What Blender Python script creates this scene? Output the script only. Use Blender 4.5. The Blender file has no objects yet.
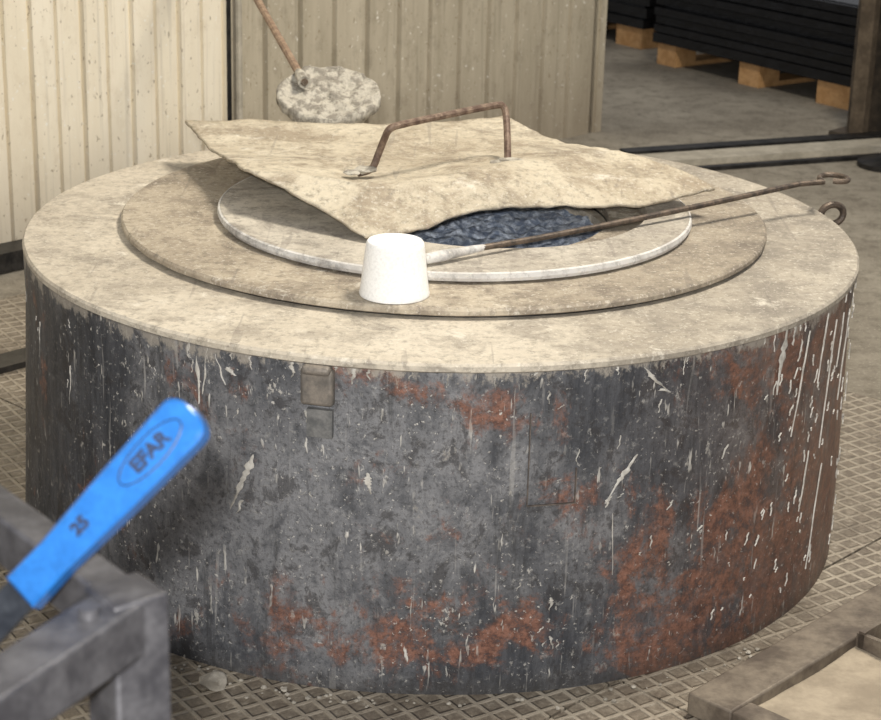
import bpy, math, random
import numpy as np
from mathutils import Vector, Matrix, noise
random.seed(7)
scene=bpy.context.scene
COL=scene.collection
A2=math.radians(46.5)
AV=Vector((math.cos(A2),math.sin(A2),0)); BV=Vector((-math.sin(A2),math.cos(A2),0))
def ab(a,b,z=0): return AV*a+BV*b+Vector((0,0,z))

# ---------------------------------------------------------------- helpers
def obj(name,verts,faces,mat=None,parent=None,smooth=False,uvs=None):
    me=bpy.data.meshes.new(name); me.from_pydata([tuple(v) for v in verts],[],faces); me.update()
    if uvs:
        l=me.uv_layers.new(name="UVMap"); k=0
        for p in me.polygons:
            for vi in p.loop_indices:
                l.data[vi].uv=uvs[me.loops[vi].vertex_index]
    if smooth:
        for p in me.polygons: p.use_smooth=True
    o=bpy.data.objects.new(name,me); COL.objects.link(o)
    if mat: me.materials.append(mat)
    if parent: o.parent=parent
    return o
def empty(name):
    o=bpy.data.objects.new(name,None); COL.objects.link(o); o.empty_display_size=.05; return o
def smooth_angle(o,deg=35):
    me=o.data
    for p in me.polygons: p.use_smooth=True
    import bmesh
    bm=bmesh.new(); bm.from_mesh(me); bmesh.ops.recalc_face_normals(bm,faces=bm.faces)
    for e in bm.edges:
        if len(e.link_faces)==2 and e.calc_face_angle(0)>math.radians(deg): e.smooth=False
    bm.to_mesh(me); bm.free()
class MB:
    def __init__(s): s.v=[]; s.f=[]
    def add(s,v,f):
        n=len(s.v); s.v+= [Vector(x) for x in v]; s.f+=[[i+n for i in q] for q in f]
    def box(s,c,X,Y,Z):
        c=Vector(c);X=Vector(X);Y=Vector(Y);Z=Vector(Z)
        v=[c+X*i+Y*j+Z*k for k in(-.5,.5) for j in(-.5,.5) for i in(-.5,.5)]
        s.add(v,[[0,2,3,1],[4,5,7,6],[0,1,5,4],[2,6,7,3],[0,4,6,2],[1,3,7,5]])
    def prism(s,poly,z0,z1):
        n=len(poly)
        v=[Vector((p[0],p[1],z0)) for p in poly]+[Vector((p[0],p[1],z1)) for p in poly]
        f=[list(range(n))[::-1],list(range(n,2*n))]+[[i,(i+1)%n,n+(i+1)%n,n+i] for i in range(n)]
        s.add(v,f)
    def tube(s,pts,r,seg=12,cap=True):
        pts=[Vector(p) for p in pts]; rings=[]; up=None
        for i,p in enumerate(pts):
            t=(pts[min(i+1,len(pts)-1)]-pts[max(i-1,0)]).normalized()
            if up is None:
                up=t.orthogonal().normalized()
            up=(up-t*up.dot(t)).normalized(); w=t.cross(up)
            rr=r[i] if isinstance(r,(list,tuple)) else r
            rings.append([p+(up*math.cos(2*math.pi*k/seg)+w*math.sin(2*math.pi*k/seg))*rr for k in range(seg)])
        v=[q for R in rings for q in R]; f=[]
        for i in range(len(pts)-1):
            for k in range(seg):
                f.append([i*seg+k,i*seg+(k+1)%seg,(i+1)*seg+(k+1)%seg,(i+1)*seg+k])
        if cap: f.append(list(range(seg))[::-1]); f.append([(len(pts)-1)*seg+k for k in range(seg)])
        s.add(v,f)
    def lathe(s,prof,c=(0,0),seg=128,closed=True):
        n=len(prof); v=[]; f=[]
        for k in range(seg):
            t=2*math.pi*k/seg
            for r,z in prof: v.append(Vector((c[0]+r*math.sin(t),c[1]-r*math.cos(t),z)))
        m=n if closed else n-1
        for k in range(seg):
            for i in range(m):
                f.append([k*n+i,((k+1)%seg)*n+i,((k+1)%seg)*n+(i+1)%n,k*n+(i+1)%n])
        s.add(v,f)
    def obj(s,name,mat,parent=None,ang=35):
        o=obj(name,s.v,s.f,mat,parent); smooth_angle(o,ang); return o
def catmull(P,n):
    P=[Vector(p) for p in P]; out=[]
    m=len(P)-1
    for k in range(n+1):
        t=k/n*m; i=min(int(t),m-1); t-=i
        p0=P[max(i-1,0)];p1=P[i];p2=P[i+1];p3=P[min(i+2,m)]
        out.append(.5*((2*p1)+(p2-p0)*t+(2*p0-5*p1+4*p2-p3)*t*t+(3*p1-p0-3*p2+p3)*t**3))
    return out
def rock(mb,c,r,seed,flat=.6):
    import bmesh
    bm=bmesh.new(); bmesh.ops.create_icosphere(bm,subdivisions=2,radius=1)
    for v in bm.verts:
        k=1+.45*noise.noise(v.co*1.6+Vector((seed*7.3,seed,1)))
        v.co=v.co*k
    bm.verts.index_update()
    vs=[Vector((c[0]+v.co.x*r,c[1]+v.co.y*r,c[2]+v.co.z*r*flat)) for v in bm.verts]
    fs=[[v.index for v in f.verts] for f in bm.faces]; bm.free(); mb.add(vs,fs)

# ---------------------------------------------------------------- materials
class NT:
    def __init__(s,name):
        s.m=bpy.data.materials.new(name); s.m.use_nodes=True; s.t=s.m.node_tree; s.n=s.t.nodes
        s.b=s.n["Principled BSDF"]
    def link(s,a,b): s.t.links.new(a,b)
    def val(s,node,i,x):
        if isinstance(x,bpy.types.NodeSocket): s.link(x,node.inputs[i])
        else: node.inputs[i].default_value=x
    def co(s,kind='Object'):
        return s.n.new('ShaderNodeTexCoord').outputs[kind]
    def map(s,v,scale=(1,1,1),loc=(0,0,0),rot=(0,0,0)):
        m=s.n.new('ShaderNodeMapping'); s.link(v,m.inputs[0]); m.inputs['Scale'].default_value=scale
        m.inputs['Location'].default_value=loc; m.inputs['Rotation'].default_value=rot; return m.outputs[0]
    def noise(s,v,scale,detail=6,rough=.6,dist=0):
        m=s.n.new('ShaderNodeTexNoise'); s.link(v,m.inputs['Vector']); m.inputs['Scale'].default_value=scale
        m.inputs['Detail'].default_value=detail; m.inputs['Roughness'].default_value=rough; m.inputs['Distortion'].default_value=dist
        return m.outputs[0]
    def ramp(s,f,a,b,ca=0,cb=1):
        m=s.n.new('ShaderNodeMapRange'); m.interpolation_type='SMOOTHSTEP'; s.val(m,0,f)
        m.inputs[1].default_value=a; m.inputs[2].default_value=b; m.inputs[3].default_value=ca; m.inputs[4].default_value=cb
        return m.outputs[0]
    def math(s,op,a,b=0,c=0):
        m=s.n.new('ShaderNodeMath'); m.operation=op; s.val(m,0,a); s.val(m,1,b); s.val(m,2,c); return m.outputs[0]
    def mix(s,f,a,b,mode='MIX'):
        m=s.n.new('ShaderNodeMix'); m.data_type='RGBA'; m.blend_type=mode
        s.val(m,0,f)
        for i,x in ((6,a),(7,b)):
            if isinstance(x,bpy.types.NodeSocket): s.link(x,m.inputs[i])
            else: m.inputs[i].default_value=(*x,1)
        return m.outputs[2]
    def sep(s,v):
        m=s.n.new('ShaderNodeSeparateXYZ'); s.link(v,m.inputs[0]); return m.outputs
    def bump(s,h,strength=.3,dist=.01):
        m=s.n.new('ShaderNodeBump'); s.link(h,m.inputs['Height']); m.inputs['Strength'].default_value=strength
        m.inputs['Distance'].default_value=dist; s.link(m.outputs[0],s.b.inputs['Normal'])
    def blob(s,x,y,cx,cy,rx,ry,amt):
        d=s.math('SQRT',s.math('ADD',s.math('POWER',s.math('MULTIPLY',s.math('SUBTRACT',x,cx),1/rx),2),s.math('POWER',s.math('MULTIPLY',s.math('SUBTRACT',y,cy),1/ry),2)))
        return s.ramp(d,1,0,0,amt)
    def out(s,col,rough=.6,metal=0.,spec=.5):
        s.val(s.b,'Base Color',col if isinstance(col,bpy.types.NodeSocket) else (*col,1))
        s.val(s.b,'Roughness',rough); s.val(s.b,'Metallic',metal)
        s.b.inputs['Specular IOR Level'].default_value=spec
        return s.m
def simple(name,c1,c2,scale=20,rough=.6,metal=0.,bs=.2,bd=.003,thr=(.35,.65)):
    t=NT(name); v=t.co(); n=t.noise(v,scale,8,.65)
    col=t.mix(t.ramp(n,*thr),c1,c2)
    n2=t.noise(v,scale*5,4,.6); col=t.mix(t.math('MULTIPLY',t.ramp(n2,.35,.75),.35),col,tuple(x*.55 for x in c1))
    t.bump(t.math('ADD',n,t.math('MULTIPLY',n2,.4)),bs,bd); return t.out(col,rough,metal)

def mat_drum():
    t=NT("scarred_steel_shell"); uv=t.co('UV'); s=t.sep(uv); u,z=s[0],s[1]
    cloud=t.noise(t.map(uv,(1,.6,1)),5,10,.72,.3)
    streak=t.noise(t.map(uv,(6,.8,1)),6,8,.75)
    fine=t.noise(uv,55,8,.75); mid=t.noise(t.map(uv,(1,.7,1),(2,2,0)),22,9,.75,.4)
    grain=t.noise(uv,170,4,.7)
    base=t.mix(t.ramp(streak,.30,.72),(.020,.024,.033),(.10,.105,.12))
    wash=t.math('ADD',t.ramp(cloud,.42,.62,0,.9),t.blob(u,z,-.12,.30,.42,.28,.75))  # cloudy pale patches, plus a blob painting the sheen on the front
    wash=t.math('ADD',wash,t.ramp(u,-.75,-.34,-.9,0))
    wash=t.math('MULTIPLY',t.math('MINIMUM',t.math('MAXIMUM',wash,0),1),t.ramp(mid,.36,.60,.2,.95))
    base=t.mix(t.math('MULTIPLY',wash,.85),base,(.31,.315,.335))
    base=t.mix(t.ramp(mid,.52,.60,0,.7),base,(.032,.031,.035))
    base=t.mix(t.math('MULTIPLY',t.ramp(fine,.55,.68,0,.6),t.ramp(u,-.8,-.3,.3,1)),base,(.34,.34,.34))
    base=t.mix(t.ramp(grain,.52,.64,0,.5),base,(.03,.03,.032))
    # rust
    big=t.noise(t.map(uv,(1,1,1),(5,8,0)),3.2,4,.55)
    rn=t.math('ADD',t.noise(t.map(uv,(1,.75,1),(7,3,0)),9,13,.76,.3),t.math('MULTIPLY',t.math('SUBTRACT',big,.5),.35))
    rs=t.math('ADD',rn,t.ramp(u,.10,.85,-.01,.12))
    for a in ((-.03,.440,.085,.05,.15),(.078,.42,.065,.075,.15),(.72,.20,.34,.34,.09),(.0,.11,.35,.14,.085),(.42,.09,.32,.22,.12),(.20,.30,.15,.14,.05),(-.20,.07,.14,.09,.05),(.55,.42,.3,.10,.06)):
        rs=t.math('ADD',rs,t.blob(u,z,*a))
    rmask=t.ramp(rs,.545,.645)
    rmask=t.math('MULTIPLY',rmask,t.ramp(fine,.36,.50,.4,1))
    rmask=t.math('MULTIPLY',rmask,t.ramp(mid,.38,.50,.55,1))
    rcol=t.mix(t.ramp(fine,.38,.62),(.095,.040,.028),(.28,.135,.095))
    rcol=t.mix(t.ramp(grain,.5,.65,0,.55),rcol,(.06,.032,.026))
    col=t.mix(t.math('MULTIPLY',rmask,.92),base,rcol)
    col=t.mix(t.math('MULTIPLY',t.ramp(u,.15,.9,0,.5),t.ramp(cloud,.35,.6,.4,1)),col,(.24,.15,.105))
    # pale flecks and runs
    f1=t.noise(t.map(uv,(1,.22,1),(1,5,0),(0,0,.10)),70,3,.6)
    f2=t.noise(t.map(uv,(1,.10,1),(4,2,0),(0,0,-.06)),95,3,.6)
    f3=t.noise(uv,130,4,.65)
    f4=t.noise(t.map(uv,(1,.6,1),(8,3,0)),34,6,.75)
    reg=t.noise(t.map(uv,(1,.6,1),(11,0,0)),4.5,6,.7)
    fm=t.math('MAXIMUM',t.ramp(f1,.645,.69),t.ramp(f2,.665,.71,0,.7))
    fm=t.math('MAXIMUM',fm,t.ramp(f3,.61,.67,0,.85))
    fm=t.math('MAXIMUM',fm,t.ramp(f4,.61,.66,0,.75))
    fm=t.math('MULTIPLY',fm,t.ramp(reg,.40,.56,.15,1))
    col=t.mix(fm,col,(.60,.585,.555))
    # dark runs
    dr=t.noise(t.map(uv,(1,.12,1),(21,0,0)),24,6,.7)
    col=t.mix(t.ramp(dr,.56,.66,0,.55),col,(.03,.031,.034))
    # pale diagonal scuffs
    sc=t.noise(t.map(uv,(1,.045,1),(0,0,0),(0,0,.22)),90,2,.5)
    col=t.mix(t.math('MULTIPLY',t.ramp(sc,.66,.70),t.ramp(reg,.42,.6,0,.5)),col,(.45,.44,.43))
    # dust and crust band under rim, thin dark line at rim, darker near floor
    rim=t.math('ADD',t.ramp(z,.43,.474,0,.5),t.math('MULTIPLY',t.math('SUBTRACT',f4,.5),2.2))
    col=t.mix(t.ramp(rim,.28,.55,0,.8),col,(.37,.34,.30))
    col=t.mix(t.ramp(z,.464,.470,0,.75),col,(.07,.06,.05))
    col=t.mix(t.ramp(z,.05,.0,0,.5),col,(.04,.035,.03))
    t.bump(t.math('ADD',t.math('MULTIPLY',fine,.6),t.math('ADD',mid,t.math('MULTIPLY',fm,.5))),.5,.004)
    return t.out(col,t.ramp(cloud,.3,.7,.6,.36),.2,.5)
def mat_dust(name,c1,c2,c3,amt=.5,bs=.25,dark=(.10,.09,.085),right=0.):
    t=NT(name); v=t.co(); a=t.noise(v,3.2,8,.66,.4); b=t.noise(t.map(v,(1,1,1),(4,2,1)),12,10,.74,.2); c=t.noise(v,75,8,.75)
    col=t.mix(t.ramp(a,.36,.62),c1,c2)
    col=t.mix(t.ramp(b,.46,.62,0,amt),col,c3)
    e=t.noise(t.map(v,(1,1,1),(7,1,5)),5,9,.75,.6)
    col=t.mix(t.ramp(e,.53,.66,0,.6),col,dark)
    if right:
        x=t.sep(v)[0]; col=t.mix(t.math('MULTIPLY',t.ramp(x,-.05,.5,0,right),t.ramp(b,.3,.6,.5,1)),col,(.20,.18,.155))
    col=t.mix(t.ramp(c,.47,.68,0,.6),col,tuple(x*.35 for x in c1))
    c2_=t.noise(t.map(v,(1,1,1),(3,3,3)),160,4,.7); col=t.mix(t.ramp(c2_,.55,.67,0,.5),col,(.72,.68,.6))
    w=t.noise(t.map(v,(1,1,1),(9,9,3)),13,8,.75,.3); col=t.mix(t.ramp(w,.58,.68,0,.7),col,(.73,.69,.61))
    sc=t.noise(t.map(v,(1,.06,1),(0,0,0),(0,0,.9)),60,2,.5); col=t.mix(t.ramp(sc,.66,.70,0,.3),col,(.15,.13,.12))
    t.bump(t.math('ADD',b,t.math('MULTIPLY',c,.7)),bs,.006)
    return t.out(col,.66,0,.4)
def mat_wall(name,c1,c2,stain,sa=.55):
    t=NT(name); v=t.co(); a=t.noise(t.map(v,(1,1,.12)),9,7,.7); b=t.noise(t.map(v,(1,1,.6)),22,8,.75); c=t.noise(t.map(v,(1,1,.6)),95,3,.6)
    k=t.noise(t.map(v,(1,1,.03)),70,3,.6)
    col=t.mix(t.ramp(a,.3,.7),c1,c2); col=t.mix(t.ramp(b,.50,.68,0,sa),col,stain)
    col=t.mix(t.ramp(k,.55,.7,0,.3),col,tuple(x*.55 for x in c1))
    col=t.mix(t.ramp(c,.64,.69,0,.7),col,(.27,.21,.14)); d=t.noise(t.map(v,(1,1,1),(5,5,5)),70,3,.6)
    col=t.mix(t.ramp(d,.66,.70,0,.8),col,(.88,.86,.8))
    z=t.sep(v)[2]; col=t.mix(t.ramp(z,.35,0,0,.5),col,(.25,.2,.15))
    t.bump(b,.15,.003); return t.out(col,.55,0,.4)
def mat_floor():
    t=NT("dusty_concrete"); v=t.co(); a=t.noise(v,1.6,8,.65); b=t.noise(v,18,9,.75); c=t.noise(v,120,5,.75)
    col=t.mix(t.ramp(a,.35,.65),(.18,.160,.130),(.31,.283,.235)); col=t.mix(t.ramp(b,.45,.65,0,.65),col,(.11,.095,.075))
    col=t.mix(t.ramp(c,.52,.70,0,.6),col,(.46,.43,.37)); t.bump(t.math('ADD',b,c),.35,.004); return t.out(col,.8,0,.3)
def mat_tread():
    t=NT("lattice_tread_steel"); v=t.map(t.co(),(1,1,1),(0,0,0),(0,0,-A2)); s=t.sep(v); x,y=s[0],s[1]
    n3=t.math('MULTIPLY',t.math('SUBTRACT',t.noise(t.co(),9,3,.5),.5),.006); x=t.math('ADD',x,n3)
    hs=[]
    for qa,qb in ((1.0,.22),(.22,1.0)):
        q=t.math('MULTIPLY',t.math('ADD',t.math('MULTIPLY',x,qa),t.math('MULTIPLY',y,-qb if qa>qb else qb*1.0)),1/.031)
        fr=t.math('ABSOLUTE',t.math('SUBTRACT',t.math('FRACT',q),.5)); hs.append(t.ramp(fr,.19,.07))
    h=t.math('MAXIMUM',hs[0],hs[1])
    n=t.noise(t.co(),5,9,.7); n2=t.noise(t.co(),70,7,.75)
    top=t.mix(t.ramp(n,.35,.65),(.39,.345,.28),(.26,.225,.18))
    gro=t.mix(t.ramp(n2,.35,.65),(.14,.115,.09),(.25,.215,.17))
    h2=t.math('MULTIPLY',h,t.ramp(n2,.32,.5,.35,1))
    col=t.mix(h2,gro,top); col=t.mix(t.ramp(n2,.56,.72,0,.6),col,(.50,.46,.40)); col=t.mix(t.ramp(n,.53,.68,0,.6),col,(.09,.072,.055))
    t.bump(t.math('ADD',h,t.math('MULTIPLY',n2,.5)),.9,.004)
    return t.out(col,.5,.15,.5)
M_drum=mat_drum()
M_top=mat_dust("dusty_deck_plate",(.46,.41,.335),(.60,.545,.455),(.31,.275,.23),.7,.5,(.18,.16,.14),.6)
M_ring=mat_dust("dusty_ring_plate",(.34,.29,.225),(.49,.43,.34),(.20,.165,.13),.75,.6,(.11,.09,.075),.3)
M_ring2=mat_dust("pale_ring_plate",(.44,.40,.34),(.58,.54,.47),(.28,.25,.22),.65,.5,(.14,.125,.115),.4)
M_edge=mat_dust("ring_edge_crust",(.62,.61,.60),(.70,.69,.67),(.35,.32,.29),.4,.5)
M_lid=mat_dust("dusty_sheet_metal",(.46,.40,.305),(.62,.56,.445),(.27,.215,.155),.7,.8,(.18,.14,.105))
M_wallL=mat_wall("cream_corrugated_paint",(.80,.73,.59),(.88,.82,.69),(.64,.56,.43),.4)  # left sheet's colour raised in place of extra light on it
M_wallR=mat_wall("grey_cream_corrugated_paint",(.40,.355,.27),(.55,.495,.39),(.29,.25,.19))
M_floor=mat_floor(); M_tread=mat_tread()
M_dark=simple("oily_dark_steel",(.012,.012,.013),(.045,.042,.04),25,.45,.4)
M_rod=simple("sooty_rod_steel",(.05,.04,.035),(.17,.13,.10),60,.55,.4)
M_brown=simple("rusty_handle_steel",(.10,.06,.045),(.26,.19,.14),60,.6,.2)
M_pole=simple("pale_brown_pole",(.20,.13,.09),(.36,.26,.18),60,.7,0)
M_white=simple("chalky_white_plaster",(.92,.92,.91),(.88,.88,.87),50,.7,0,.08,.001,(.2,.5))
M_splash=simple("dried_white_splash",(.60,.585,.55),(.36,.34,.31),60,.8)
M_dross=simple("dried_dross_crust",(.60,.565,.49),(.30,.275,.235),55,.85,0,1.,.010,(.44,.58))
M_crucible=simple("crucible_wall_blue_grey",(.16,.20,.30),(.34,.40,.52),30,.6,.0,.6,.01)  # blue cast of the shade is painted into this wall colour
M_melt=simple("solidified_metal_skin",(.20,.25,.36),(.72,.80,.94),70,.5,0,.8,.008,(.40,.64))  # shade's blue tint and extra brightness painted in, little light reaches the opening
M_black=simple("black_stretch_film",(.003,.003,.004),(.009,.009,.010),14,.25,0,.5,.01)
M_wood=simple("raw_pallet_wood",(.46,.25,.10),(.62,.37,.17),25,.8)
M_paper=simple("paper_label",(.75,.73,.68),(.68,.66,.6),20,.8)
M_post=simple("grimy_brown_steel",(.03,.025,.02),(.09,.07,.052),12,.6,.1)
M_frame=simple("worn_grey_frame_paint",(.036,.036,.043),(.082,.082,.092),40,.5,.35)
M_blue=simple("blue_plastic_sleeve",(.009,.075,.25),(.012,.092,.295),60,.30,0,.05)
M_text=simple("raised_letters_dark_blue",(.003,.010,.035),(.005,.014,.045),60,.5,0,.05)
M_lever=simple("zinc_lever_steel",(.012,.015,.022),(.03,.035,.045),60,.4,.5)
M_brass=simple("nickel_brass_body",(.45,.38,.25),(.5,.45,.33),60,.35,.8)
M_slag=simple("slag_chunk",(.42,.39,.34),(.22,.20,.17),40,.9,0,.5)
M_tray=simple("tray_steel",(.095,.075,.06),(.22,.185,.145),18,.6,.2,.5)
M_sand=simple("pale_sand",(.40,.34,.26),(.27,.225,.17),14,.95,0,.4)
M_rail=simple("pale_threshold_steel",(.52,.48,.40),(.36,.33,.27),18,.6,.1)

# ---------------------------------------------------------------- floor
mb=MB(); mb.box((0,2,-.05),(16,0,0),(0,16,0),(0,0,.1)); mb.obj("floor",M_floor)
mb=MB(); g=.0022
As=[-3.958,-2.722,-1.486,-.25,.986]; Bs=[-3.6,-2.6,-1.6,-.6,.4,1.4]
for i in range(4):
    for j in range(5):
        a0,a1,b0,b1=As[i]+g,As[i+1]-g,Bs[j]+g,Bs[j+1]-g
        mb.prism([ab(a0,b0),ab(a1,b0),ab(a1,b1),ab(a0,b1)],.0005,.006)
mb.obj("floor_tread_plates",M_tread)

# ---------------------------------------------------------------- wall (corrugated sheet)
def corr(a0,a1,pitch,groove,depth,b,z0,z1,name,mat,parent,step=0.):
    prof=[];a=a0;k=0
    while a<a1-1e-6:
        e=min(a+pitch,a1); w=groove; dd=step*(k%2)
        prof+=[(a,dd),(e-w,dd)]
        if e-a>w: prof+=[(e-w*.72,depth),(e-w*.28,depth)]
        a=e;k+=1
    prof.append((a1,0))
    v=[];f=[]
    for a,d in prof:
        v.append(ab(a,b+d,z0)); v.append(ab(a,b+d,z1))
    n=len(prof)
    back=len(v)
    v+=[ab(a0,b+.05,z0),ab(a0,b+.05,z1),ab(a1,b+.05,z0),ab(a1,b+.05,z1)]
    for i in range(n-1): f.append([2*i,2*i+2,2*i+3,2*i+1])
    f.append([back,back+1,back+3,back+2]); f.append([0,1,back+1,back]); f.append([2*n-2,back+2,back+3,2*n-1])
    return obj(name,v,f,mat,parent)
wall=empty("wall_back")
corr(-2.2,.945,.0715,.013,.015,1.64,.0,2.7,"corrugated_left",M_wallL,wall,.004)
corr(.965,2.425,.121,.018,.020,1.645,.0,2.7,"corrugated_right",M_wallR,wall)
mb=MB(); mb.box(ab(.955,1.66,1.35),AV*.018,BV*.03,(0,0,2.7)); mb.obj("seam_post",M_dark,wall)
mb=MB(); mb.box(ab(2.44,1.665,1.35),AV*.03,BV*.05,(0,0,2.7)); mb.obj("end_post",M_wallR,wall)
mb=MB(); mb.tube([ab(.978,1.632,0),ab(.978,1.632,2.7)],.009,8); mb.obj("conduit",M_rail,wall)
mb=MB(); mb.box(ab(-.6,1.60,.028),AV*3.0,BV*.075,(0,0,.044)); mb.obj("baseboard_back",M_dark)
mb=MB(); mb.box(ab(-.55,1.03,.013),AV*2.6,BV*.07,(0,0,.012)); mb.obj("floor_rail",M_dark)

# ---------------------------------------------------------------- threshold rail
D2=Vector((.93,.367,0)).normalized(); N2=Vector((-D2.y,D2.x,0))
th=empty("door_threshold")
c=Vector((.985,2.725,0))
mb=MB(); mb.box(c+Vector((0,0,.012)),D2*.96,N2*.05,(0,0,.024)); mb.obj("dark_guide",M_dark,th)
mb=MB(); mb.box(c-N2*.085+Vector((0,0,.009)),D2*.96,N2*.10,(0,0,.018)); mb.obj("pale_sill",M_rail,th)
mb=MB(); mb.box(c-N2*.20+Vector((0,0,.006)),D2*1.0,N2*.022,(0,0,.012)); mb.obj("dark_sill_edge",M_dark,th)

# ---------------------------------------------------------------- steel door post
dp=empty("steel_column")
mb=MB(); C0=Vector((1.385,2.935,1.35))
mb.box(C0+BV*.075,AV*.16,BV*.014,(0,0,2.7)); mb.box(C0-BV*.075,AV*.16,BV*.014,(0,0,2.7)); mb.box(C0,AV*.012,BV*.14,(0,0,2.7))
mb.box(Vector((1.385,2.935,.008)),AV*.24,BV*.24,(0,0,.016)); mb.obj("i_section",M_post,dp)
mb=MB(); mb.box(Vector((1.302,2.905,1.35)),AV*.03,BV*.05,(0,0,2.7)); mb.obj("guard_batten",simple("old_brown_batten",(.07,.052,.035),(.13,.10,.07),20,.8),dp)
mb=MB(); mb.lathe([(0,.0),(.085,.0),(.085,.014),(.035,.026),(.016,.035),(.016,.24),(0,.24)],(1.31,2.53),32,False)
mb.obj("bollard_stand",M_dark)

# ---------------------------------------------------------------- pallets with wrapped loads
E=Vector((.587,-.81,0)).normalized(); NN=Vector((.81,.587,0)).normalized()
def pallet(P0,w,d,layers,htop,sd):
    e=empty("loaded_pallet"); P0=Vector(P0)
    P=lambda t,s,z: P0+E*t+NN*s+Vector((0,0,z))
    mb=MB()
    for t in (.05,w/2,w-.08):
        bw=.1 if t<w-.1 else .15
        for s in (.05,d/2,d-.05): mb.box(P(t,s,.052),E*bw,NN*.1,(0,0,.072))
        mb.box(P(t,d/2,.008),E*bw,NN*d,(0,0,.016))
    for t in np.linspace(.05,w-.05,6): mb.box(P(t,d/2,.098),E*.1,NN*d,(0,0,.018))
    mb.obj("wooden_pallet",M_wood,e)
    mb=MB(); z=.085; rnd=random.Random(sd)
    mb.box(P(w/2,d/2,.098),E*(w+.03),NN*(d+.03),(0,0,.034)); z=.115
    h=(htop-z)/layers
    for k in range(layers):
        o=rnd.uniform(-.018,.018); o2=rnd.uniform(-.016,.018)
        mb.box(P(w/2+o,d/2+o2,z+h/2),E*(w+.02),NN*(d+.02),(0,0,h*.80)); 
        mb.box(P(w/2,d/2,z+h/2),E*(w-.03),NN*(d-.03),(0,0,h)); z+=h
    mb.obj("film_wrapped_stack",M_black,e)
    mb=MB(); mb.box(P(w*.60,.10,htop+.002),E*.21,NN*.16,(0,0,.003)); mb.obj("paper_sheet",M_paper,e)
    return e
pallet((.798,4.10,0),.96,1.2,7,.345,3)
pallet((.212,5.15,0),.95,1.2,6,.40,5)

# ---------------------------------------------------------------- furnace
R=.647; H=.4788; CX=.006
fur=empty("crucible_furnace")
seg=256; v=[];f=[];uv=[]
zs=[.0062,.01,.08,.16,.24,.32,.40,.455,.470,.474]
for i in range(seg+1):
    th=-math.pi+2*math.pi*i/seg
    for z in zs:
        rr=R-(.004 if z<.455 else 0)+.003*noise.noise(Vector((math.sin(th)*2.2,math.cos(th)*2.2,z*3)))
        lean=.020*(1-z/.47)*max(0,math.sin(-th))+.004*(1-z/.47)
        v.append(Vector((CX+(rr+lean)*math.sin(th),-(rr+lean)*math.cos(th),z))); uv.append((R*th,z))
n=len(zs)
for i in range(seg):
    for j in range(n-1): f.append([i*n+j,(i+1)*n+j,(i+1)*n+j+1,i*n+j+1])
obj("shell",v,f,M_drum,fur,True,uv)
# ring/deck builder with slightly uneven warped rim
def warped_ring(name,rin,ro,z0,z1,c,mat,seed,amp=.0016,seg=256,lift=0.):
    v=[];f=[]; prof=[(rin,z0),(ro-.004,z0),(ro,z0+.0025),(ro,z1-.0035),(ro-.003,z1),(rin,z1)]
    for k in range(seg):
        t=2*math.pi*k/seg; s_,c_=math.sin(t),-math.cos(t)
        dn=noise.noise(Vector((s_*2,c_*2,seed)))*amp+noise.noise(Vector((s_*14,c_*14,seed)))*amp*.45
        for i,(r,z) in enumerate(prof):
            rr=r+(dn if 0<i<5 else 0); v.append(Vector((c[0]+rr*s_,c[1]+rr*c_,z+(dn*.25 if i in(3,4) else 0))))
    n=6
    for k in range(seg):
        q=(k+1)%seg
        for i in range(n): f.append([k*n+i,q*n+i,q*n+(i+1)%n,k*n+(i+1)%n])
    o=obj(name,v,f,mat,fur); smooth_angle(o,35); return o
warped_ring("deck_plate",.262,R+.003,.466,.4788,(CX,0),M_top,1.3,.0014)
warped_ring("shadow_gap_ring",.262,.500,.4788,.4825,(.010,.040),M_dark,2.2,.001)  # dark ring painting the shadow gap beneath the outer ring
warped_ring("outer_ring",.262,.511,.4828,.4948,(.010,.040),M_ring,5.1,.0022)
# inner ring with an off-centre opening
v=[];f=[];NS=200; hc=(.085,.02); hr=.245
for k in range(NS):
    t=2*math.pi*k/NS; s_,c_=math.sin(t),-math.cos(t)
    for r,z in ((.366,.4962),(.372,.499),(.372,.508),(.369,.511)): v.append(Vector((.026+r*s_,.016+r*c_,z)))
    for z in (.511,.4962): v.append(Vector((hc[0]+hr*s_,hc[1]+hr*c_,z)))
for k in range(NS):
    for i in range(6): q=(k+1)%NS; f.append([k*6+i,q*6+i,q*6+(i+1)%6,k*6+(i+1)%6])
o=obj("inner_ring",v,f,M_ring2,fur); smooth_angle(o)
mb=MB(); mb.lathe([(.3722,.4985),(.3745,.5035),(.3732,.5100),(.370,.5114),(.3705,.4985)],(.026,.016),200); mb.obj("inner_ring_edge",M_edge,fur)
mb=MB(); mb.lathe([(.262,.495),(.246,.494),(.244,.42),(.19,.30),(0,.28),(0,.27),(.25,.27),(.262,.46)],hc,96); mb.obj("crucible_bowl",M_crucible,fur)
v=[];f=[];NR=50;NS=140
for i in range(NR):
    r=.243*i/(NR-1)
    for k in range(NS):
        t=2*math.pi*k/NS; x,y=r*math.cos(t),r*math.sin(t)
        v.append(Vector((hc[0]+x,hc[1]+y,.462+.012*noise.fractal(Vector((x,y,0))*30,1,2,6)+.02*(y+.05))))
for i in range(NR-1):
    for k in range(NS): f.append([i*NS+k,(i+1)*NS+k,(i+1)*NS+(k+1)%NS,i*NS+(k+1)%NS])
obj("metal_bath",v,f,M_melt,fur,True)
def onshell(u,z,off=0): th=u/R; return Vector((CX+(R+off)*math.sin(th),-(R+off)*math.cos(th),z))
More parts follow.
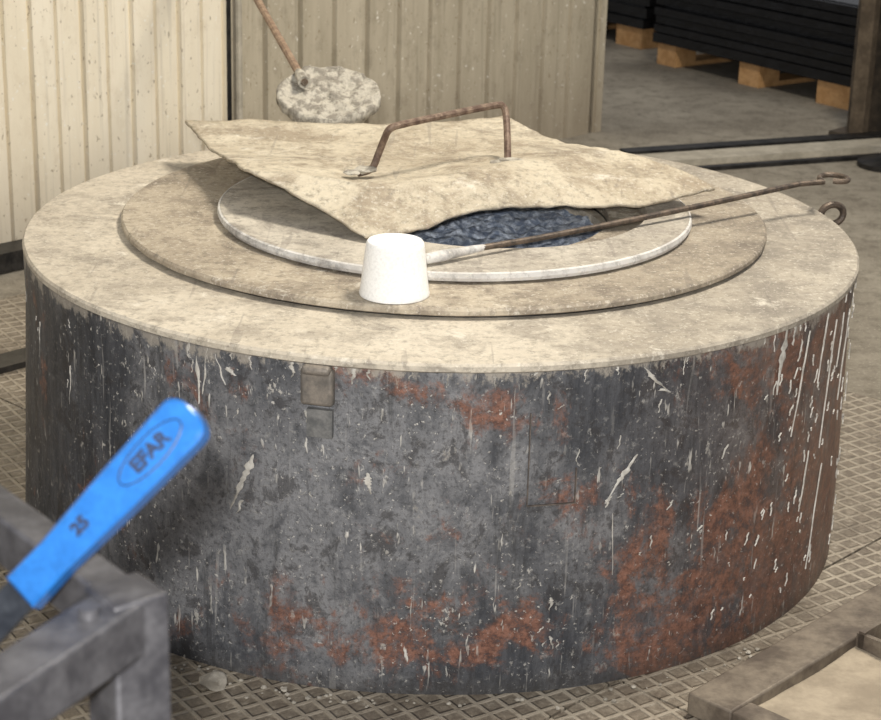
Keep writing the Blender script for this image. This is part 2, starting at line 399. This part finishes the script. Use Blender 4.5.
def shellbox(mb,u,z,w,h,t):
    th=u/R; X=Vector((math.cos(th),math.sin(th),0)); Y=Vector((math.sin(th),-math.cos(th),0))
    mb.box(onshell(u,z,t/2-.004),X*w,Y*(t+.004),(0,0,h))
mb=MB(); shellbox(mb,-.155,.438,.044,.050,.012); shellbox(mb,-.155,.462,.038,.012,.018)
o=mb.obj("bracket",simple("bracket_brown_grey",(.13,.12,.11),(.25,.22,.19),40,.6,.2),fur)
bv=o.modifiers.new("b",'BEVEL'); bv.width=.005; bv.segments=3
mb=MB(); shellbox(mb,-.152,.388,.034,.038,.007); mb.obj("keeper_plate",simple("keeper_grey",(.12,.125,.13),(.24,.24,.24),40,.5,.3),fur)
mb=MB()
shellbox(mb,.120,.345,.0012,.13,.003); shellbox(mb,.153,.281,.066,.0012,.003); shellbox(mb,.185,.305,.0012,.05,.003)
mb.obj("inspection_hatch_outline",simple("hatch_seam",(.07,.06,.055),(.16,.13,.11),60,.7),fur)
mb=MB(); pts=[Vector((.654,.17,.457))+Vector((math.sin(t)*.020+.004,math.sin(t)*.006,.014-math.cos(t)*.017)) for t in np.linspace(0,2*math.pi,25)]
mb.tube(pts,.006,8,False); mb.obj("lifting_eye",M_rod,fur)
# white runs
mb=MB(); rnd=random.Random(11)
def drip(u,z0,z1,w,du=0.):
    n=18; v=[];f=[]; s=rnd.random()*50
    for i in range(n+1):
        k=i/n; ww=w*(.35+.65*math.sin(math.pi*min(1,k*1.15+.12)))*(.35+1.5*abs(noise.noise(Vector((s,k*7,0)))))
        if i in(0,n): ww*=.2
        c=u+du*k+.004*noise.noise(Vector((s,k*2.5,5)))
        z=z0+(z1-z0)*k; e=.003*(1-z/.47)
        v+= [onshell(c-ww/2,z,e-.0004),onshell(c,z,e+.0014),onshell(c+ww/2,z,e-.0004)]
    for i in range(n):
        for j in range(2): f.append([3*i+j,3*i+j+1,3*i+4+j,3*i+3+j])
    mb.add(v,f)
for d in [(-.33,.462,.385,.009,.0),(-.345,.465,.44,.012,.01),(-.30,.46,.42,.006,.012),(-.315,.463,.40,.006,-.006),(-.285,.445,.435,.018,.012),
          (-.245,.33,.245,.015,-.035),(-.262,.262,.24,.008,-.01),(-.09,.325,.295,.011,.006),(-.33,.19,.09,.004,.01),
          (.27,.462,.425,.011,.04),(.30,.428,.42,.013,.015),(.272,.34,.275,.010,-.045),(.235,.285,.27,.007,-.008),
          (.535,.476,.375,.017,-.012),(.553,.47,.44,.012,0),(.24,.26,.17,.003,.004),
          (-.72,.40,.33,.008,-.01),(-.75,.36,.31,.007,.015),(-.60,.37,.31,.004,-.005),
          (.60,.45,.30,.005,-.03),(.66,.46,.36,.006,-.02),(.70,.44,.25,.005,-.03),(.74,.44,.36,.006,-.015),(.78,.42,.30,.005,-.03),
          (.69,.22,.06,.004,-.03),(.63,.26,.17,.005,-.015)]:
    drip(*d)
for _ in range(170):
    u=rnd.choice([rnd.uniform(-.9,-.1),rnd.uniform(.1,.95),rnd.uniform(.5,.9)]); z=rnd.uniform(.05,.45); L=rnd.uniform(.004,.022)
    drip(u,z,z-L,rnd.uniform(.0015,.0055),rnd.uniform(-.008,.003))
for _ in range(30):
    u=rnd.uniform(-.95,.95); L=rnd.uniform(.006,.025); drip(u,.466,.466-L,rnd.uniform(.003,.008),rnd.uniform(-.003,.003))
mb.obj("white_runs",M_splash,fur,80)

# ---------------------------------------------------------------- lid sheet
lid=empty("furnace_lid_sheet")
Arow=[(-.449,.374,.556),(-.283,.386,.556),(-.115,.382,.556),(-.001,.421,.556),(.116,.469,.556)]
Brow=[(-.291,-.061,.575),(-.190,-.085,.577),(-.105,-.104,.575),(.017,-.054,.575),(.194,.086,.575),(.296,.154,.575)]
Crow=[(-.106,-.216,.516),(-.026,-.187,.526),(.055,-.120,.538),(.186,-.078,.538),(.312,-.046,.538),(.441,.049,.538)]
NC=80; NRW=60
ra,rb,rc=catmull(Arow,NC),catmull(Brow,NC),catmull(Crow,NC)
v=[];f=[]
for j in range(NRW+1):
    t=j/NRW
    for i in range(NC+1):
        if t<.5:
            k=t/.5; p=ra[i].lerp(rb[i],k); p.z+=-.012*math.sin(math.pi*k)
        else:
            k=(t-.5)/.5; p=rb[i].lerp(rc[i],k); p.z+=.006*math.sin(math.pi*k)
        q=Vector((p.x*5,p.y*5,0)); p=p.copy()
        p.z+=.007*noise.noise(q)+.0035*noise.noise(q*4)+.0012*noise.noise(q*12)
        if j in(0,NRW) or i in(0,NC):
            p.x+=.005*noise.noise(q*6+Vector((9,0,0))); p.y+=.006*noise.noise(q*6)+.002*noise.noise(q*22)
        v.append(p)
for j in range(NRW):
    for i in range(NC): a=j*(NC+1)+i; f.append([a,a+1,a+NC+2,a+NC+1])
o=obj("bent_sheet",v,f,M_lid,lid,True); so=o.modifiers.new("s",'SOLIDIFY'); so.thickness=.0045; so.offset=0
mb=MB()
hp=[(-.125,-.045,.574),(-.105,-.030,.578),(-.095,-.022,.600),(-.086,-.028,.625),(-.078,-.036,.642),(-.060,-.022,.6465),(0,.04,.648),(.085,.122,.650),(.101,.135,.646),(.106,.125,.632),(.108,.09,.605),(.109,.060,.572)]
mb.tube(catmull(hp,60),.0058,10); mb.obj("bar_handle",M_brown,lid)
mb=MB()
for c,r,s in (((-.115,-.038,.578),.018,1),((-.135,-.055,.577),.013,2),((.109,.06,.576),.014,3),((.125,.05,.576),.014,4),((.09,.045,.575),.010,5)): rock(mb,c,r,s,.28)
mb.obj("weld_lumps",M_dross,lid)

# ---------------------------------------------------------------- cup (upturned)
cup=MB()
cup.lathe([(0,.568),(.032,.568),(.0345,.5705),(.0375,.5715),(.0395,.569),(.0405,.564),(.0475,.502),(.0488,.498),(.0482,.4957),(.0450,.4957),(.043,.507),(.037,.561),(0,.562)],(-.0575,-.412),72,False)
o=cup.obj("white_plaster_cup",M_white,None,50)

# ---------------------------------------------------------------- stirring rod with hook
rod=empty("stirring_rod_with_hook")
p0=Vector((-.017,-.328,.5215)); p1=Vector((.622,.149,.534)); d=(p1-p0).normalized(); w=d.cross(Vector((0,0,1))).normalized()
hx=Vector((1,.15,0)).normalized(); hy=Vector((-.15,1,0)).normalized()
mb=MB()
path=[p0+d*.10]+[p0.lerp(p1,k)-Vector((0,0,.004*math.sin(math.pi*k))) for k in (.25,.4,.55,.7,.85,.95)]
lc=p1+hx*.030
loop=[lc+(-hx*math.cos(t)*.022+hy*math.sin(t)*.030+Vector((0,0,.003*t/3))) for t in np.linspace(-.35,5.2,30)]
mb.tube(path+loop,.0046,10); mb.obj("rod",M_rod,rod)
mb=MB(); mb.tube([p0-d*.015,p0-d*.005,p0+d*.03,p0+d*.06,p0+d*.085,p0+d*.11],[.003,.0075,.0085,.0065,.006,.004],12); mb.obj("crusted_tip",M_edge,rod)

# ---------------------------------------------------------------- skimmer
sk=empty("dross_skimmer")
sc=Vector((-.209,.569,.565)); tilt=math.radians(18)
X=Vector((1,.06,0)).normalized(); Y=Vector((-.05,math.cos(tilt),math.sin(tilt))).normalized(); Zv=X.cross(Y)
v=[];f=[];NR=30;NS=120
for side in (0,1):
    for i in range(NR):
        r=i/(NR-1)
        for k in range(NS):
            t=2*math.pi*k/NS; rr=.096*r*(1+.07*noise.noise(Vector((math.cos(t)*3,math.sin(t)*3,side*.2)))+.02*noise.noise(Vector((math.cos(t)*12,math.sin(t)*12,3))))
            x,y=rr*math.cos(t),rr*math.sin(t)
            hgt=(.004+.010*r**4+.009*noise.fractal(Vector((x,y,side))*38,1,2,5)) if side==0 else -(.006+.05*(1-r**2)+.008*noise.noise(Vector((x,y,3))*40))
            if i==NR-1: hgt=.010+.004*noise.noise(Vector((x,y,0))*60) if side==0 else -.008
            v.append(sc+X*x+Y*y+Zv*hgt)
o2=NR*NS
for s in (0,1):
    for i in range(NR-1):
        for k in range(NS):
            q=[s*o2+i*NS+k,s*o2+(i+1)*NS+k,s*o2+(i+1)*NS+(k+1)%NS,s*o2+i*NS+(k+1)%NS]; f.append(q if s==0 else q[::-1])
for k in range(NS): f.append([(NR-1)*NS+k,o2+(NR-1)*NS+k,o2+(NR-1)*NS+(k+1)%NS,(NR-1)*NS+(k+1)%NS])
obj("crusted_scoop_disc",v,f,M_dross,sk,True)
mb=MB(); hb=Vector((-.263,.60,.598)); he=Vector((-.585,1.742,.795)); mb.tube([hb-(he-hb)*.03,hb,hb.lerp(he,.5)+Vector((0,0,-.004)),he],.0078,10); mb.obj("long_handle",M_pole,sk)
mb=MB(); mb.tube([hb-(he-hb)*.03,hb+(he-hb)*.005,hb+(he-hb)*.015],[.012,.0105,.008],10); mb.obj("handle_socket",M_dross,sk)

# ---------------------------------------------------------------- frame (cart corner)
fr=empty("steel_workstand")
d1=Vector((math.cos(math.radians(129)),math.sin(math.radians(129)),0)); d2=Vector((math.cos(math.radians(243)),math.sin(math.radians(243)),0))
K0=Vector((-.174,-1.912,.766)); W=.034
K1=K0+d1*.5; K2=K1+d2*.42; K3=K0+d2*.42
mb=MB()
def bar(a,b,w=W,h=W):
    d=(b-a); L=d.length; d.normalize(); s=Vector((-d.y,d.x,0)); mb.box((a+b)/2,d*(L),s*w,(0,0,h))
bar(K0,K1,.026); bar(K1,K2); bar(K2,K3); bar(K3,K0)
lo=Vector((0,0,-.55))
for a,b in ((K0,K1),(K1,K2),(K2,K3),(K3,K0)): bar(a+lo,b+lo,.025,.025)
for K in (K0,K1,K2,K3):
    zt=K.z+.019
    mb.box(Vector((K.x,K.y,(zt+.0065)/2)),d1*.036,Vector((-d1.y,d1.x,0))*.036,(0,0,zt-.0065))
o=mb.obj("tube_frame",M_frame,fr); bv=o.modifiers.new("b",'BEVEL'); bv.width=.0022; bv.segments=2
mb=MB(); pp=K0+d2*.035+Vector((0,0,.017)); mb.tube([pp,pp+Vector((0,0,.006))],.006,12); mb.obj("bolt",M_frame,fr)

# ---------------------------------------------------------------- ball valve with lever
bvv=empty("ball_valve")
tip=Vector((-.138,-1.867,.879)); bs=Vector((-.236,-1.903,.776)); Lx=(tip-bs).normalized()
cam=Vector((0,-2.893,1.2756)); Nz=(cam-bs)+Vector((-.25,0,.5)); Nz=(Nz-Lx*Nz.dot(Lx)).normalized(); Wy=Nz.cross(Lx)
LEN=(tip-bs).length
outl=[]; wv=.0165
for k in range(13):
    t=math.pi*(k/12)-math.pi/2; outl.append((LEN-.011+.011*math.copysign(abs(math.cos(t))**.8,math.cos(t)),wv*math.sin(t)))
outl=[(0,-.0125),(.03,-.0120),(LEN*.55,-.0148)]+outl+[(LEN*.55,.0148),(.03,.0120),(0,.0125)]
n=len(outl); v=[];f=[]
for hz,ins in ((-.0075,.85),(-.006,1),(.0045,1),(.0065,.85)):
    for x,y in outl:
        xx=x if ins==1 else (x-LEN/2)*.98+LEN/2
        v.append(bs+Lx*xx+Wy*y*(1 if ins==1 else .84)+Nz*hz)
for l in range(3):
    for i in range(n): f.append([l*n+i,l*n+(i+1)%n,(l+1)*n+(i+1)%n,(l+1)*n+i])
f.append(list(range(n))[::-1]); f.append([3*n+i for i in range(n)])
o=obj("plastic_sleeve",v,f,M_blue,bvv); smooth_angle(o,30)
def word(s,size,cx,name):
    c=bpy.data.curves.new(name,'FONT'); c.body=s; c.size=size; c.extrude=.0006; c.offset=.0005; c.align_x='CENTER'; c.align_y='CENTER'
    o=bpy.data.objects.new(name,c); COL.objects.link(o); dg=bpy.context.evaluated_depsgraph_get(); me=bpy.data.meshes.new_from_object(o.evaluated_get(dg))
    bpy.data.objects.remove(o); m=bpy.data.objects.new(name,me); COL.objects.link(m); me.materials.clear(); me.materials.append(M_text)
    M=Matrix((Lx,Wy,Nz)).transposed().to_4x4(); M.translation=bs+Lx*cx+Nz*.0070; m.matrix_world=M; m.parent=bvv
word("EFAR",.0125,LEN*.76,"raised_letters"); word("25",.011,LEN*.36,"size_digits")
mb=MB(); pts=[bs+Lx*(LEN*.76+.025*math.cos(t))+Wy*.0092*math.sin(t)+Nz*.0068 for t in np.linspace(0,2*math.pi,49)]
mb.tube(pts,.0005,6,False); mb.obj("oval_outline",M_text,bvv)
vb=bs-Lx*.085
mb=MB(); mb.box((bs+vb)/2+Lx*.01,Lx*(.115),Wy*.022,Nz*.004); mb.obj("lever_strip",M_lever,bvv)
vb2=vb+Vector((0,0,-.03))
mb=MB(); mb.tube([vb+Nz*.006,vb2],.010,6); mb.tube([vb2+Vector((0,0,.022)),vb2+Vector((0,0,.012)),vb2+Vector((0,0,-.03)),vb2+Vector((0,0,-.05))],[.018,.026,.026,.02],8)
mb.obj("valve_body",M_brass,bvv)
mb=MB(); mb.tube([vb2+Vector((0,0,-.04)),Vector((vb2.x,vb2.y,0.0065))],.0165,16); mb.obj("riser_pipe",M_lever,bvv)

# ---------------------------------------------------------------- tray lower right
tr=empty("steel_floor_tray")
ca,cb=.346*AV.x+-.683*AV.y, -.683*BV.y+.346*BV.x
La,Lb=1.3,.7; w=.070; zt=.040
mb=MB()
def abbox(a0,a1,b0,b1,z0,z1): mb.prism([ab(a0,b0),ab(a1,b0),ab(a1,b1),ab(a0,b1)],z0,z1)
abbox(ca,ca+La,cb-w,cb,.0065,zt); abbox(ca,ca+La,cb-Lb,cb-Lb+w,.0065,zt)
abbox(ca,ca+w*.6,cb-Lb+w,cb-w,.0065,zt-.001); abbox(ca+La-w,ca+La,cb-Lb+w,cb-w,.0065,zt-.001)
abbox(ca+.02,ca+La-.02,cb-Lb+.02,cb-.02,.0065,.014)
o=mb.obj("tray_body",M_tray,tr); bv=o.modifiers.new("b",'BEVEL'); bv.width=.003; bv.segments=2
mb=MB(); abbox(ca+.30,ca+.308,cb-w-.35,cb-w,.014,.046); abbox(ca+.30,ca+.80,cb-w-.012,cb-w-.003,.014,.050); mb.obj("divider",M_tray,tr)
v=[];f=[];n=30
for i in range(n+1):
    for j in range(n+1):
        a=ca+.05+(La-.12)*i/n; b=cb-w-(Lb-2*w)*j/n
        p=ab(a,b,.022+.008*noise.fractal(Vector((a,b,0))*8,1,2,3)); v.append(p)
for i in range(n):
    for j in range(n): q=i*(n+1)+j; f.append([q,q+1,q+n+2,q+n+1])
obj("sand_fill",v,f,M_sand,tr,True)

# ---------------------------------------------------------------- slag debris round the base
mb=MB(); rnd=random.Random(5)
rock(mb,(-.285,-.645,.018),.017,3,.8)
for i in range(90):
    th=rnd.uniform(-.75,.75) if i<50 else rnd.uniform(-.62,-.1); rr=R+.020+abs(rnd.gauss(0,.018)); r=rnd.uniform(.001,.004)
    rock(mb,(CX+rr*math.sin(th),-rr*math.cos(th),.0065+r*.4),r,i,.6)
mb.obj("slag_debris",M_slag)

# ---------------------------------------------------------------- lights
w=bpy.data.worlds.new("World"); scene.world=w; w.use_nodes=True
bg=w.node_tree.nodes["Background"]; bg.inputs[0].default_value=(.93,.95,1,1); bg.inputs[1].default_value=.30
def area(name,loc,target,size,power,col,sy=None):
    l=bpy.data.lights.new(name,'AREA'); l.energy=power; l.color=col; l.size=size
    if sy: l.shape='RECTANGLE'; l.size_y=sy
    o=bpy.data.objects.new(name,l); COL.objects.link(o); o.location=loc
    o.rotation_euler=(Vector(target)-Vector(loc)).to_track_quat('-Z','Y').to_euler(); return o
area("ceiling_lamp",(1.1,.2,3.3),(0,.1,.2),.8,118,(1,.91,.76),.6)
area("camera_flash",(-.035,-2.91,1.345),(0,0,.35),.05,62,(1,.965,.90))
area("hall_lamp",(2.2,4.6,3.6),(1.2,3.9,0),1.2,26,(1,.92,.80))

# ---------------------------------------------------------------- camera
r=Vector((.9997,.0055,.0252)); fw=Vector((.0032,.9431,-.3326)).normalized(); r=(r-fw*r.dot(fw)).normalized(); u=r.cross(fw)
cd=bpy.data.cameras.new("camera"); co=bpy.data.objects.new("camera",cd); COL.objects.link(co)
M=Matrix((r,u,-fw)).transposed().to_4x4(); M.translation=cam; co.matrix_world=M
cd.sensor_width=36; cd.sensor_fit='HORIZONTAL'; cd.lens=1889.6/881*36; cd.clip_start=.05
cd.dof.use_dof=True; cd.dof.focus_distance=2.6; cd.dof.aperture_fstop=14
scene.camera=co
scene.view_settings.view_transform='Standard'
print("DONE")
